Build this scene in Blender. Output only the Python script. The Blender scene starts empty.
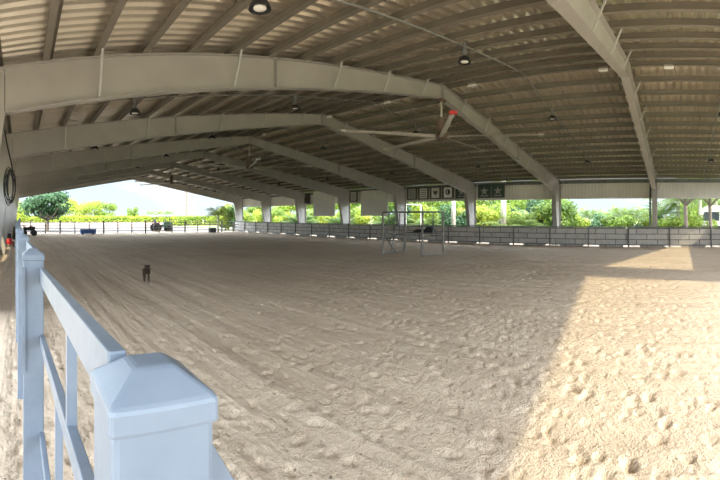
import bpy, math, random
import numpy as np
from mathutils import Vector, Matrix

random.seed(7); rng = np.random.RandomState(7)
SC = bpy.context.scene
COL = SC.collection
PI = math.pi
R = math.radians
EYE = 1.70

# ------------------------------------------------------------------ materials
def new_mat(name):
    m = bpy.data.materials.new(name); m.use_nodes = True
    nt = m.node_tree
    b = nt.nodes['Principled BSDF']
    return m, nt, b

def mat(name, c1, c2=None, scale=6.0, rough=0.6, metal=0.0, bump=0.0, bscale=None, detail=4.0, spec=0.3, lo=0.35, hi=0.65):
    m, nt, b = new_mat(name)
    b.inputs['Roughness'].default_value = rough
    b.inputs['Metallic'].default_value = metal
    b.inputs['Specular IOR Level'].default_value = spec
    tc = nt.nodes.new('ShaderNodeTexCoord')
    n = nt.nodes.new('ShaderNodeTexNoise'); n.inputs['Scale'].default_value = scale; n.inputs['Detail'].default_value = detail
    nt.links.new(tc.outputs['Object'], n.inputs['Vector'])
    r = nt.nodes.new('ShaderNodeValToRGB')
    c2 = c2 or tuple(x * 0.86 for x in c1)
    r.color_ramp.elements[0].position = lo; r.color_ramp.elements[1].position = hi
    r.color_ramp.elements[0].color = (*c2, 1); r.color_ramp.elements[1].color = (*c1, 1)
    nt.links.new(n.outputs['Fac'], r.inputs['Fac'])
    nt.links.new(r.outputs['Color'], b.inputs['Base Color'])
    if bump:
        n2 = nt.nodes.new('ShaderNodeTexNoise'); n2.inputs['Scale'].default_value = bscale or scale * 4
        nt.links.new(tc.outputs['Object'], n2.inputs['Vector'])
        bp = nt.nodes.new('ShaderNodeBump'); bp.inputs['Strength'].default_value = bump; bp.inputs['Distance'].default_value = 0.01
        nt.links.new(n2.outputs['Fac'], bp.inputs['Height']); nt.links.new(bp.outputs['Normal'], b.inputs['Normal'])
    return m

def leaf_mat(name, c1, c2, trans=0.35, scale=1.2):
    m, nt, b = new_mat(name)
    b.inputs['Roughness'].default_value = 0.55
    b.inputs['Specular IOR Level'].default_value = 0.25
    tc = nt.nodes.new('ShaderNodeTexCoord')
    n = nt.nodes.new('ShaderNodeTexNoise'); n.inputs['Scale'].default_value = scale; n.inputs['Detail'].default_value = 3
    nt.links.new(tc.outputs['Object'], n.inputs['Vector'])
    oi = nt.nodes.new('ShaderNodeObjectInfo')
    ad = nt.nodes.new('ShaderNodeMath'); ad.operation = 'MULTIPLY_ADD'; ad.inputs[1].default_value = 0.5; 
    nt.links.new(oi.outputs['Random'], ad.inputs[0]); nt.links.new(n.outputs['Fac'], ad.inputs[2])
    r = nt.nodes.new('ShaderNodeValToRGB')
    r.color_ramp.elements[0].position = 0.45; r.color_ramp.elements[1].position = 1.0
    r.color_ramp.elements[0].color = (*c2, 1); r.color_ramp.elements[1].color = (*c1, 1)
    nt.links.new(ad.outputs[0], r.inputs['Fac'])
    nt.links.new(r.outputs['Color'], b.inputs['Base Color'])
    t = nt.nodes.new('ShaderNodeBsdfTranslucent')
    nt.links.new(r.outputs['Color'], t.inputs['Color'])
    mx = nt.nodes.new('ShaderNodeMixShader'); mx.inputs[0].default_value = trans
    out = nt.nodes['Material Output']
    nt.links.new(b.outputs[0], mx.inputs[1]); nt.links.new(t.outputs[0], mx.inputs[2]); nt.links.new(mx.outputs[0], out.inputs['Surface'])
    return m

def sand_mat():
    m, nt, b = new_mat('arena_sand')
    L = nt.links.new
    b.inputs['Roughness'].default_value = 0.95; b.inputs['Specular IOR Level'].default_value = 0.1
    tc = nt.nodes.new('ShaderNodeTexCoord')
    def noise(scale, detail=5, rough=0.6, src=None):
        n = nt.nodes.new('ShaderNodeTexNoise'); n.inputs['Scale'].default_value = scale
        n.inputs['Detail'].default_value = detail; n.inputs['Roughness'].default_value = rough
        L((src or tc.outputs['Object']), n.inputs['Vector']); return n
    big = noise(0.35, 3); mid = noise(5.0, 6, 0.7); fine = noise(70.0, 3, 0.6); grit = noise(24.0, 4, 0.65)
    r1 = nt.nodes.new('ShaderNodeValToRGB')
    r1.color_ramp.elements[0].position = 0.30; r1.color_ramp.elements[1].position = 0.70
    r1.color_ramp.elements[0].color = (0.44, 0.345, 0.255, 1); r1.color_ramp.elements[1].color = (0.59, 0.485, 0.37, 1)
    mm = nt.nodes.new('ShaderNodeMath'); mm.operation = 'ADD'
    m2 = nt.nodes.new('ShaderNodeMath'); m2.operation = 'MULTIPLY'; m2.inputs[1].default_value = 0.5
    m3 = nt.nodes.new('ShaderNodeMath'); m3.operation = 'MULTIPLY'; m3.inputs[1].default_value = 0.5
    L(big.outputs['Fac'], m2.inputs[0]); L(mid.outputs['Fac'], m3.inputs[0]); L(m2.outputs[0], mm.inputs[0]); L(m3.outputs[0], mm.inputs[1])
    wsum = nt.nodes.new('ShaderNodeMath'); wsum.operation = 'MULTIPLY_ADD'; wsum.inputs[1].default_value = 0.55; L(mm.outputs[0], wsum.inputs[2]); wsub = wsum
    # dark crumbs of organic matter
    vo = nt.nodes.new('ShaderNodeTexVoronoi'); vo.inputs['Scale'].default_value = 9.0; vo.inputs['Randomness'].default_value = 1
    L(tc.outputs['Object'], vo.inputs['Vector'])
    r2 = nt.nodes.new('ShaderNodeValToRGB'); r2.color_ramp.elements[0].position = 0.06; r2.color_ramp.elements[1].position = 0.13
    L(vo.outputs['Distance'], r2.inputs['Fac'])
    mix = nt.nodes.new('ShaderNodeMix'); mix.data_type = 'RGBA'
    mix.inputs['A'].default_value = (0.20, 0.15, 0.11, 1)
    L(r2.outputs['Color'], mix.inputs['Factor']); L(r1.outputs['Color'], mix.inputs['B'])
    L(mix.outputs['Result'], b.inputs['Base Color'])
    # relief: crumbs, clods, drag harrow lines
    mp = nt.nodes.new('ShaderNodeMapping'); mp.inputs['Rotation'].default_value = (0, 0, R(14)); mp.inputs['Scale'].default_value = (3.2, 0.16, 1)
    L(tc.outputs['Object'], mp.inputs['Vector'])
    wv = noise(1.0, 3, 0.5, mp.outputs[0])
    wc = nt.nodes.new('ShaderNodeMath'); wc.operation = 'SUBTRACT'; wc.inputs[1].default_value = 0.5; L(wv.outputs['Fac'], wc.inputs[0]); L(wc.outputs[0], wsum.inputs[0]); L(wsum.outputs[0], r1.inputs['Fac'])
    clod = nt.nodes.new('ShaderNodeTexVoronoi'); clod.feature = 'SMOOTH_F1'; clod.inputs['Scale'].default_value = 3.2
    L(tc.outputs['Object'], clod.inputs['Vector'])
    clod2 = nt.nodes.new('ShaderNodeTexVoronoi'); clod2.feature = 'SMOOTH_F1'; clod2.inputs['Scale'].default_value = 5.5
    L(tc.outputs['Object'], clod2.inputs['Vector'])
    prev = None
    for src, st, dist in ((wv.outputs['Fac'], 1.0, 0.22), (clod2.outputs['Distance'], 0.10, 0.05), (mid.outputs['Fac'], 0.5, 0.05), (grit.outputs['Fac'], 1.0, 0.035), (fine.outputs['Fac'], 0.9, 0.014)):
        bp = nt.nodes.new('ShaderNodeBump'); bp.inputs['Strength'].default_value = st; bp.inputs['Distance'].default_value = dist
        L(src, bp.inputs['Height'])
        if prev: L(prev, bp.inputs['Normal'])
        prev = bp.outputs['Normal']
    L(prev, b.inputs['Normal'])
    return m

def board_mat():
    m, nt, b = new_mat('kickboard')
    L = nt.links.new
    b.inputs['Roughness'].default_value = 0.85; b.inputs['Specular IOR Level'].default_value = 0.15
    tc = nt.nodes.new('ShaderNodeTexCoord')
    sp = nt.nodes.new('ShaderNodeSeparateXYZ'); L(tc.outputs['Object'], sp.inputs[0])
    ad = nt.nodes.new('ShaderNodeMath'); ad.operation = 'ADD'; L(sp.outputs['X'], ad.inputs[0]); L(sp.outputs['Y'], ad.inputs[1])
    cb = nt.nodes.new('ShaderNodeCombineXYZ'); L(ad.outputs[0], cb.inputs['X'])
    dz = nt.nodes.new('ShaderNodeMath'); dz.operation = 'ADD'; dz.inputs[1].default_value = -0.11
    L(sp.outputs['Z'], dz.inputs[0]); L(dz.outputs[0], cb.inputs['Y'])
    br = nt.nodes.new('ShaderNodeTexBrick'); br.inputs['Scale'].default_value = 1.0
    br.inputs['Color1'].default_value = (0.60, 0.575, 0.54, 1); br.inputs['Color2'].default_value = (0.50, 0.48, 0.455, 1)
    br.inputs['Mortar'].default_value = (0.16, 0.15, 0.14, 1)
    br.inputs['Mortar Size'].default_value = 0.022; br.inputs['Brick Width'].default_value = 1.15; br.inputs['Row Height'].default_value = 0.30
    L(cb.outputs[0], br.inputs['Vector'])
    n = nt.nodes.new('ShaderNodeTexNoise'); n.inputs['Scale'].default_value = 3.0; n.inputs['Detail'].default_value = 6; L(tc.outputs['Object'], n.inputs['Vector'])
    mx = nt.nodes.new('ShaderNodeMix'); mx.data_type = 'RGBA'; mx.blend_type = 'OVERLAY'; mx.inputs['Factor'].default_value = 0.35
    L(br.outputs['Color'], mx.inputs['A']); L(n.outputs['Fac'], mx.inputs['B']); L(mx.outputs['Result'], b.inputs['Base Color'])
    return m

M = {}
M['sand'] = sand_mat()
M['board'] = board_mat()
M['steel'] = mat('painted_steel', (0.37, 0.35, 0.32), (0.33, 0.31, 0.285), 1.3, 0.55)
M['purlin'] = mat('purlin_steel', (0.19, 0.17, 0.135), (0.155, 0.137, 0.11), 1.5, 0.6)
M['sheet'] = mat('roof_sheet', (0.82, 0.75, 0.61), (0.74, 0.67, 0.55), 0.8, 0.30, 0.78)
M['fascia'] = mat('fascia_sheet', (0.74, 0.71, 0.64), (0.66, 0.63, 0.57), 0.8, 0.5)
M['strut'] = mat('brace_steel', (0.42, 0.42, 0.40), None, 4, 0.5)
M['darksteel'] = mat('weathered_steel', (0.20, 0.21, 0.21), (0.13, 0.14, 0.14), 5, 0.6)
M['galv'] = mat('galvanised_pipe', (0.30, 0.30, 0.28), (0.20, 0.20, 0.19), 6, 0.45, 0.3)
M['rail'] = mat('white_paint_sky_tint', (0.165, 0.20, 0.255), (0.135, 0.17, 0.22), 9, 0.38, bump=0.05, spec=0.5)  # blue cast of the skylight is mixed into this base colour
M['chute_pipe'] = mat('worn_pipe', (0.30, 0.28, 0.25), (0.18, 0.17, 0.155), 5, 0.6)
M['black'] = mat('black_rubber', (0.03, 0.03, 0.032), None, 6, 0.6)
M['white'] = mat('white_paint', (0.80, 0.80, 0.78), None, 4, 0.5)
M['lens'] = mat('frosted_lens', (0.85, 0.83, 0.78), None, 4, 0.25)
M['red'] = mat('red_paint', (0.62, 0.05, 0.05), None, 4, 0.45)
M['blue'] = mat('blue_plastic', (0.06, 0.14, 0.42), None, 4, 0.45)
M['blade'] = mat('fan_blade_aluminium', (0.52, 0.49, 0.44), None, 3, 0.4, 0.2)
M['motor'] = mat('motor_brown', (0.16, 0.11, 0.09), None, 4, 0.6)
M['canvas'] = mat('canvas_board', (0.66, 0.64, 0.58), (0.60, 0.58, 0.53), 1.5, 0.85)
M['banner_green'] = mat('banner_green', (0.07, 0.10, 0.08), None, 4, 0.8)
M['banner_dark'] = mat('banner_dark', (0.10, 0.085, 0.07), None, 4, 0.8)
M['banner_pale'] = mat('banner_pale', (0.42, 0.42, 0.38), None, 4, 0.8)
M['cable'] = M['black']
M['grass'] = mat('lawn', (0.36, 0.37, 0.17), (0.25, 0.28, 0.12), 1.5, 0.95, bump=0.6, bscale=20, spec=0.1)
M['gravel'] = mat('pale_gravel', (0.17, 0.145, 0.135), (0.13, 0.115, 0.105), 3, 0.95, bump=0.4, bscale=30, spec=0.1)
M['bark'] = mat('bark', (0.19, 0.16, 0.13), (0.11, 0.09, 0.07), 8, 0.9, bump=0.5)
M['palebark'] = mat('pale_palm_bark', (0.60, 0.57, 0.50), (0.45, 0.42, 0.37), 5, 0.85, bump=0.3)
M['leaf_bright'] = leaf_mat('leaf_bright', (0.36, 0.42, 0.055), (0.14, 0.22, 0.03))
M['leaf_mid'] = leaf_mat('leaf_mid', (0.24, 0.33, 0.05), (0.06, 0.12, 0.025))
M['leaf_dark'] = leaf_mat('leaf_dark', (0.08, 0.17, 0.07), (0.03, 0.07, 0.035), 0.2)
M['leaf_gold'] = leaf_mat('leaf_gold', (0.46, 0.38, 0.06), (0.24, 0.25, 0.04))
M['leaf_palm'] = leaf_mat('leaf_palm', (0.24, 0.32, 0.09), (0.08, 0.14, 0.04))
M['frond_dry'] = leaf_mat('frond_dry', (0.40, 0.31, 0.14), (0.25, 0.20, 0.10), 0.2)
M['shed_red'] = mat('shed_red', (0.33, 0.12, 0.10), None, 4, 0.8)
M['shed_roof'] = mat('shed_roof', (0.60, 0.58, 0.55), None, 4, 0.5)
M['carpaint'] = mat('silver_car_paint', (0.50, 0.51, 0.52), None, 2, 0.25, 0.4)
M['rvpaint'] = mat('cream_camper_paint', (0.72, 0.69, 0.62), None, 2, 0.35)
M['glass'] = mat('dark_window_glass', (0.04, 0.05, 0.06), None, 2, 0.08, spec=0.8)
M['fur'] = mat('brindle_fur', (0.06, 0.04, 0.028), (0.03, 0.02, 0.015), 14, 0.9, bump=0.4)
M['mud'] = mat('brown_mound', (0.16, 0.12, 0.08), (0.09, 0.07, 0.045), 6, 0.95, bump=0.8)
M['green_body'] = mat('green_machine_paint', (0.10, 0.20, 0.14), None, 3, 0.4)

# ------------------------------------------------------------------ helpers
class MB:
    def __init__(s): s.v = []; s.f = []
    def add(s, vs, fs):
        o = len(s.v); s.v += [tuple(v) for v in vs]; s.f += [tuple(i + o for i in f) for f in fs]; return s
    def box(s, c, d, rz=0.0):
        hx, hy, hz = d[0] / 2, d[1] / 2, d[2] / 2
        cs, sn = math.cos(rz), math.sin(rz)
        vs = []
        for x, y, z in ((-hx, -hy, -hz), (hx, -hy, -hz), (hx, hy, -hz), (-hx, hy, -hz), (-hx, -hy, hz), (hx, -hy, hz), (hx, hy, hz), (-hx, hy, hz)):
            vs.append((c[0] + x * cs - y * sn, c[1] + x * sn + y * cs, c[2] + z))
        return s.add(vs, [(0, 3, 2, 1), (4, 5, 6, 7), (0, 1, 5, 4), (1, 2, 6, 5), (2, 3, 7, 6), (3, 0, 4, 7)])
    def bounds(s, x0, x1, y0, y1, z0, z1): return s.box(((x0 + x1) / 2, (y0 + y1) / 2, (z0 + z1) / 2), (x1 - x0, y1 - y0, z1 - z0))
    def beam(s, p, q, w, h, up=(0, 0, 1)):
        p = Vector(p); q = Vector(q); d = (q - p).normalized(); up = Vector(up)
        if abs(d.dot(up)) > 0.99: up = Vector((0, 1, 0))
        sd = d.cross(up).normalized(); u = sd.cross(d).normalized()
        vs = []
        for c in (p, q):
            for a, b in ((-1, -1), (1, -1), (1, 1), (-1, 1)): vs.append(c + sd * (a * w / 2) + u * (b * h / 2))
        return s.add(vs, [(0, 3, 2, 1), (4, 5, 6, 7), (0, 1, 5, 4), (1, 2, 6, 5), (2, 3, 7, 6), (3, 0, 4, 7)][:6])
    def tube(s, pts, r, n=8, r2=None, cap=True):
        pts = [Vector(p) for p in pts]; m = len(pts); rings = []
        pu = None
        for i, p in enumerate(pts):
            d = (pts[min(i + 1, m - 1)] - pts[max(i - 1, 0)]).normalized()
            up = Vector((0, 0, 1)) if abs(d.z) < 0.95 else Vector((0, 1, 0))
            if pu is not None:
                up = pu
            sd = d.cross(up)
            if sd.length < 1e-4: sd = d.cross(Vector((1, 0, 0)))
            sd.normalize(); u = sd.cross(d).normalized(); pu = u
            rr = r if r2 is None else r + (r2 - r) * i / max(1, m - 1)
            rings.append([p + (sd * math.cos(2 * PI * k / n) + u * math.sin(2 * PI * k / n)) * rr for k in range(n)])
        vs = [v for g in rings for v in g]; fs = []
        for i in range(m - 1):
            for k in range(n):
                a = i * n + k; b = i * n + (k + 1) % n
                fs.append((a, b, b + n, a + n))
        if cap: fs += [tuple(range(n))[::-1], tuple((m - 1) * n + k for k in range(n))]
        return s.add(vs, fs)
    def lathe(s, c, prof, n=16, axis='z'):
        vs = []; fs = []
        for r, h in prof:
            for k in range(n):
                a = 2 * PI * k / n
                if axis == 'z': vs.append((c[0] + r * math.cos(a), c[1] + r * math.sin(a), c[2] + h))
                elif axis == 'y': vs.append((c[0] + r * math.cos(a), c[1] + h, c[2] + r * math.sin(a)))
                else: vs.append((c[0] + h, c[1] + r * math.cos(a), c[2] + r * math.sin(a)))
        m = len(prof)
        for i in range(m - 1):
            for k in range(n):
                a = i * n + k; b = i * n + (k + 1) % n
                fs.append((a, b, b + n, a + n))
        fs += [tuple(range(n))[::-1], tuple((m - 1) * n + k for k in range(n))]
        return s.add(vs, fs)
    def prism(s, poly, y0, y1, plane='xz'):
        n = len(poly)
        if plane == 'xz': vs = [(a, y0, b) for a, b in poly] + [(a, y1, b) for a, b in poly]
        elif plane == 'yz': vs = [(y0, a, b) for a, b in poly] + [(y1, a, b) for a, b in poly]
        fs = [tuple(range(n)), tuple(range(2 * n - 1, n - 1, -1))]
        for i in range(n):
            j = (i + 1) % n; fs.append((i, i + n, j + n, j))
        return s.add(vs, fs)
    def build(s, name, m, parent=None, smooth=False, origin=None, bevel=0.0):
        o0 = Vector(origin) if origin is not None else (Vector(parent.get('_o', (0, 0, 0))) if parent is not None else Vector((0, 0, 0)))
        me = bpy.data.meshes.new(name)
        me.from_pydata([(v[0] - o0.x, v[1] - o0.y, v[2] - o0.z) for v in s.v], [], s.f)
        import bmesh
        bm = bmesh.new(); bm.from_mesh(me); bmesh.ops.recalc_face_normals(bm, faces=bm.faces); bm.to_mesh(me); bm.free()
        me.materials.append(m if not isinstance(m, str) else M[m])
        if smooth:
            for p in me.polygons: p.use_smooth = True
        o = bpy.data.objects.new(name, me); COL.objects.link(o)
        if parent is not None: o.parent = parent
        elif origin is not None: o.location = o0
        if parent is not None and origin is not None: pass
        if bevel:
            b = o.modifiers.new('bevel', 'BEVEL'); b.width = bevel; b.segments = 2; b.limit_method = 'ANGLE'
        return o

def part(mb, name, m, root, **k):
    """mesh given in world coordinates, made local to the thing's base"""
    return mb.build(name, m, parent=root, origin=BASE[root.name], **k)
def sub(mb, name, m, prt, root, **k):
    return mb.build(name, m, parent=prt, origin=BASE[root.name], **k)
BASE = {}
def tag(o, label, cat, group=None, kind=None):
    if label: o['label'] = label
    if cat: o['category'] = cat
    if group: o['group'] = group
    if kind: o['kind'] = kind
    return o
def thing(name, label, cat, loc, group=None, kind=None):
    o = bpy.data.objects.new(name, None); COL.objects.link(o); o.location = loc
    o.empty_display_size = 0.2
    BASE[o.name] = tuple(loc)
    return tag(o, label, cat, group, kind)
def single(mb, name, m, loc, label, cat, group=None, **k):
    return tag(mb.build(name, m, origin=loc, **k), label, cat, group)
def struct(mb, name, m, **k):
    o = mb.build(name, m, **k); o['kind'] = 'structure'; return o
def copy_tree(o, loc, rz=0.0, sc=None, label=None, group=None):
    c = o.copy(); COL.objects.link(c); c.location = loc; c.rotation_euler = (0, 0, rz)
    if sc: c.scale = sc if isinstance(sc, tuple) else (sc, sc, sc)
    if label: c['label'] = label
    if group: c['group'] = group
    for ch in o.children:
        d = ch.copy(); COL.objects.link(d); d.parent = c
        for g in ch.children:
            e = g.copy(); COL.objects.link(e); e.parent = d
    return c
ORD = ['first', 'second', 'third', 'fourth', 'fifth', 'sixth', 'seventh', 'eighth', 'ninth', 'tenth', 'eleventh', 'twelfth', 'thirteenth', 'fourteenth', 'fifteenth', 'sixteenth',
       'seventeenth', 'eighteenth', 'nineteenth', 'twentieth', 'twenty-first', 'twenty-second', 'twenty-third', 'twenty-fourth', 'twenty-fifth', 'twenty-sixth', 'twenty-seventh',
       'twenty-eighth', 'twenty-ninth', 'thirtieth', 'thirty-first', 'thirty-second', 'thirty-third', 'thirty-fourth', 'thirty-fifth', 'thirty-sixth', 'thirty-seventh', 'thirty-eighth', 'thirty-ninth', 'fortieth']

# ------------------------------------------------------------------ building dimensions (metres, camera foot = 0,0)
RX = 11.1                      # ridge line
XL, XR = -1.35, 23.85          # outer faces of the side frames
YS = [1.50 + 5.65 * k for k in range(-1, 8)]      # frame planes, the first just behind the camera
YG = YS[0] - 0.25              # near gable edge
YE = YS[-1] + 0.25             # far gable edge
def top(x):                    # top flange of the rafters
    return 5.80 - (RX - x) * (1.74 / 12.5) if x < RX else 5.80 - (x - RX) * (2.00 / 12.6)
SH = 0.18                      # purlin depth

# ------------------------------------------------------------------ ground
def value_noise(x, y, cell, seed):
    r = np.random.RandomState(seed); g = r.rand(256, 256)
    fx = x / cell; fy = y / cell; ix = np.floor(fx).astype(int); iy = np.floor(fy).astype(int)
    tx = fx - ix; ty = fy - iy; tx = tx * tx * (3 - 2 * tx); ty = ty * ty * (3 - 2 * ty)
    a = g[ix % 256, iy % 256]; b = g[(ix + 1) % 256, iy % 256]; c = g[ix % 256, (iy + 1) % 256]; d = g[(ix + 1) % 256, (iy + 1) % 256]
    return (a * (1 - tx) + b * tx) * (1 - ty) + (c * (1 - tx) + d * tx) * ty - 0.5

def make_floor():
    th = np.radians(np.arange(-14.0, 112.01, 0.21))
    rs = [0.45]
    while rs[-1] < 17: rs.append(rs[-1] + 0.024 * (1 + rs[-1] * 0.16))
    while rs[-1] < 47: rs.append(rs[-1] * 1.035)
    rs = np.array(rs)
    TH, RR = np.meshgrid(th, rs)           # rows: radius
    X = RR * np.sin(TH); Y = RR * np.cos(TH)
    Z = 0.03 * value_noise(X, Y, 1.6, 1) + 0.014 * value_noise(X, Y, 0.42, 2) + 0.004 * value_noise(X + 9, Y, 0.16, 3) + 0.004 * value_noise(X, Y + 5, 0.07, 4)
    n = 9000
    pr = 1.3 + 15.2 * rng.rand(n) ** 0.72; pt = np.radians(-12 + 122 * rng.rand(n))
    for r0, t0 in zip(pr, pt):
        x0, y0 = r0 * math.sin(t0), r0 * math.cos(t0)
        if x0 < -0.2: continue
        s = rng.uniform(0.018, 0.050); dp = rng.uniform(0.010, 0.036) * s / 0.045; an = rng.rand() * PI; el = rng.uniform(1.0, 1.5)
        w = s * 5
        i0, i1 = np.searchsorted(rs, [r0 - w, r0 + w]); j0, j1 = np.searchsorted(th, [t0 - w / r0, t0 + w / r0])
        if i1 <= i0 or j1 <= j0: continue
        dx = X[i0:i1, j0:j1] - x0; dy = Y[i0:i1, j0:j1] - y0
        u = (dx * math.cos(an) + dy * math.sin(an)) / el; v = -dx * math.sin(an) + dy * math.cos(an)
        q = np.sqrt(u * u + v * v) / (s * np.where(dy > 0, 1.15, 0.9))
        lip = 0.08 + 0.15 * (u / (s * 2))
        Z[i0:i1, j0:j1] += dp * (-np.exp(-(q ** 3)) + lip * np.exp(-((q - 1.45) / 0.42) ** 2))
    edge = np.clip((RR - 0.45) / 0.5, 0, 1) * np.clip((47 - RR) / 4, 0, 1) * np.clip((TH - th[0]) / 0.03, 0, 1) * np.clip((th[-1] - TH) / 0.03, 0, 1)
    aisle = np.clip((X + 0.5) / 0.4, 0.15, 1)
    Z = np.clip(Z * edge * aisle, -0.085, 0.07)
    nr, nt_ = Z.shape
    verts = np.stack([X.ravel(), Y.ravel(), Z.ravel()], 1)
    idx = np.arange(nr * nt_).reshape(nr, nt_)
    # only inside the arena building
    q = np.stack([idx[:-1, :-1], idx[:-1, 1:], idx[1:, 1:], idx[1:, :-1]], -1).reshape(-1, 4)
    cx = X.ravel()[q].mean(1); cy = Y.ravel()[q].mean(1)
    q = q[(cx < 24.4) & (cy < 43.5) & (cx > -9)]
    me = bpy.data.meshes.new('floor')
    me.vertices.add(len(verts)); me.vertices.foreach_set('co', verts.ravel())
    me.loops.add(q.size); me.loops.foreach_set('vertex_index', q.ravel()[::1].astype(np.int32))
    me.polygons.add(len(q)); me.polygons.foreach_set('loop_start', np.arange(0, q.size, 4, dtype=np.int32))
    me.update(); me.validate()
    me.materials.append(M['sand'])
    for_flip = me.polygons[0].normal.z
    if for_flip < 0: me.flip_normals()
    me.polygons.foreach_set('use_smooth', [True] * len(me.polygons))
    o = bpy.data.objects.new('floor', me); COL.objects.link(o); o['kind'] = 'structure'
    m = MB(); m.bounds(-9, 24.4, -16, 43.5, -0.6, -0.09)
    struct(m, 'floor_base', 'sand')
make_floor()
m = MB(); m.bounds(-260, 300, -120, 420, -0.9, -0.12); struct(m, 'ground', 'grass')
m = MB(); m.bounds(24.4, 27.0, -16, 43.5, -0.5, -0.08); struct(m, 'ground_bounce_strip', 'gravel')  # gravel strip added beside the lawn to bounce neutral light inside
m = MB(); m.bounds(-30, 26, 43.6, 66, -0.5, -0.02); struct(m, 'ground_gravel', 'gravel')

# ------------------------------------------------------------------ roof sheet (the ceiling), with real trapezoid ribs
def roof_sheet(xa, xb, side):
    vs = []; fs = []; ys = []
    y = YG; pitch = 0.235
    while y < YE:
        for dy, dz in ((0.0, 0.0), (0.110, 0.0), (0.135, 0.062), (0.178, 0.062)):
            ys.append((y + dy, dz))
        y += pitch
    xs = [xa, xb]
    for (yy, dz) in ys:
        for x in xs: vs.append((x, yy, top(x) + SH + dz))
    for i in range(len(ys) - 1): fs.append((2 * i, 2 * i + 1, 2 * i + 3, 2 * i + 2))
    mb = MB(); mb.v = vs; mb.f = fs
    o = struct(mb, 'ceiling_' + side, 'sheet')
    sm = o.modifiers.new('thick', 'SOLIDIFY'); sm.thickness = 0.004; sm.offset = 0
    return o
roof_sheet(XL - 0.25, RX, 'left'); roof_sheet(RX, XR + 0.2, 'right')
m = MB(); m.prism([(RX - 0.35, top(RX - .35) + SH + 0.065), (RX, top(RX) + SH + 0.075), (RX + 0.35, top(RX + .35) + SH + 0.065), (RX + 0.35, top(RX + .35) + SH + 0.072), (RX, top(RX) + SH + 0.085), (RX - 0.35, top(RX - .35) + SH + 0.072)], YG, YE)
struct(m, 'trim_ridge', 'sheet')

# purlins
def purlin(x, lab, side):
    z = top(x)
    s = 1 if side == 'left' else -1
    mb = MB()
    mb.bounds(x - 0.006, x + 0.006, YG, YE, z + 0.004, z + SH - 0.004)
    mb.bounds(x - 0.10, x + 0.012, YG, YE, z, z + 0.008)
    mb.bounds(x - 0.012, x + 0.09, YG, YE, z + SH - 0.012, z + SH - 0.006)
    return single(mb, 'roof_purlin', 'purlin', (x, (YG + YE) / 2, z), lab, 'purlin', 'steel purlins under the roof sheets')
NP = 15
for i in range(NP):
    x = RX - 0.28 - i * (12.1 / (NP - 1))
    purlin(x, '%s long steel purlin to the left of the ridge, under the left roof slope' % ORD[i], 'left')
for i in range(NP):
    x = RX + 0.28 + i * (12.1 / (NP - 1))
    purlin(x, '%s long steel purlin to the right of the ridge, under the right roof slope' % ORD[i], 'right')

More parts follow.
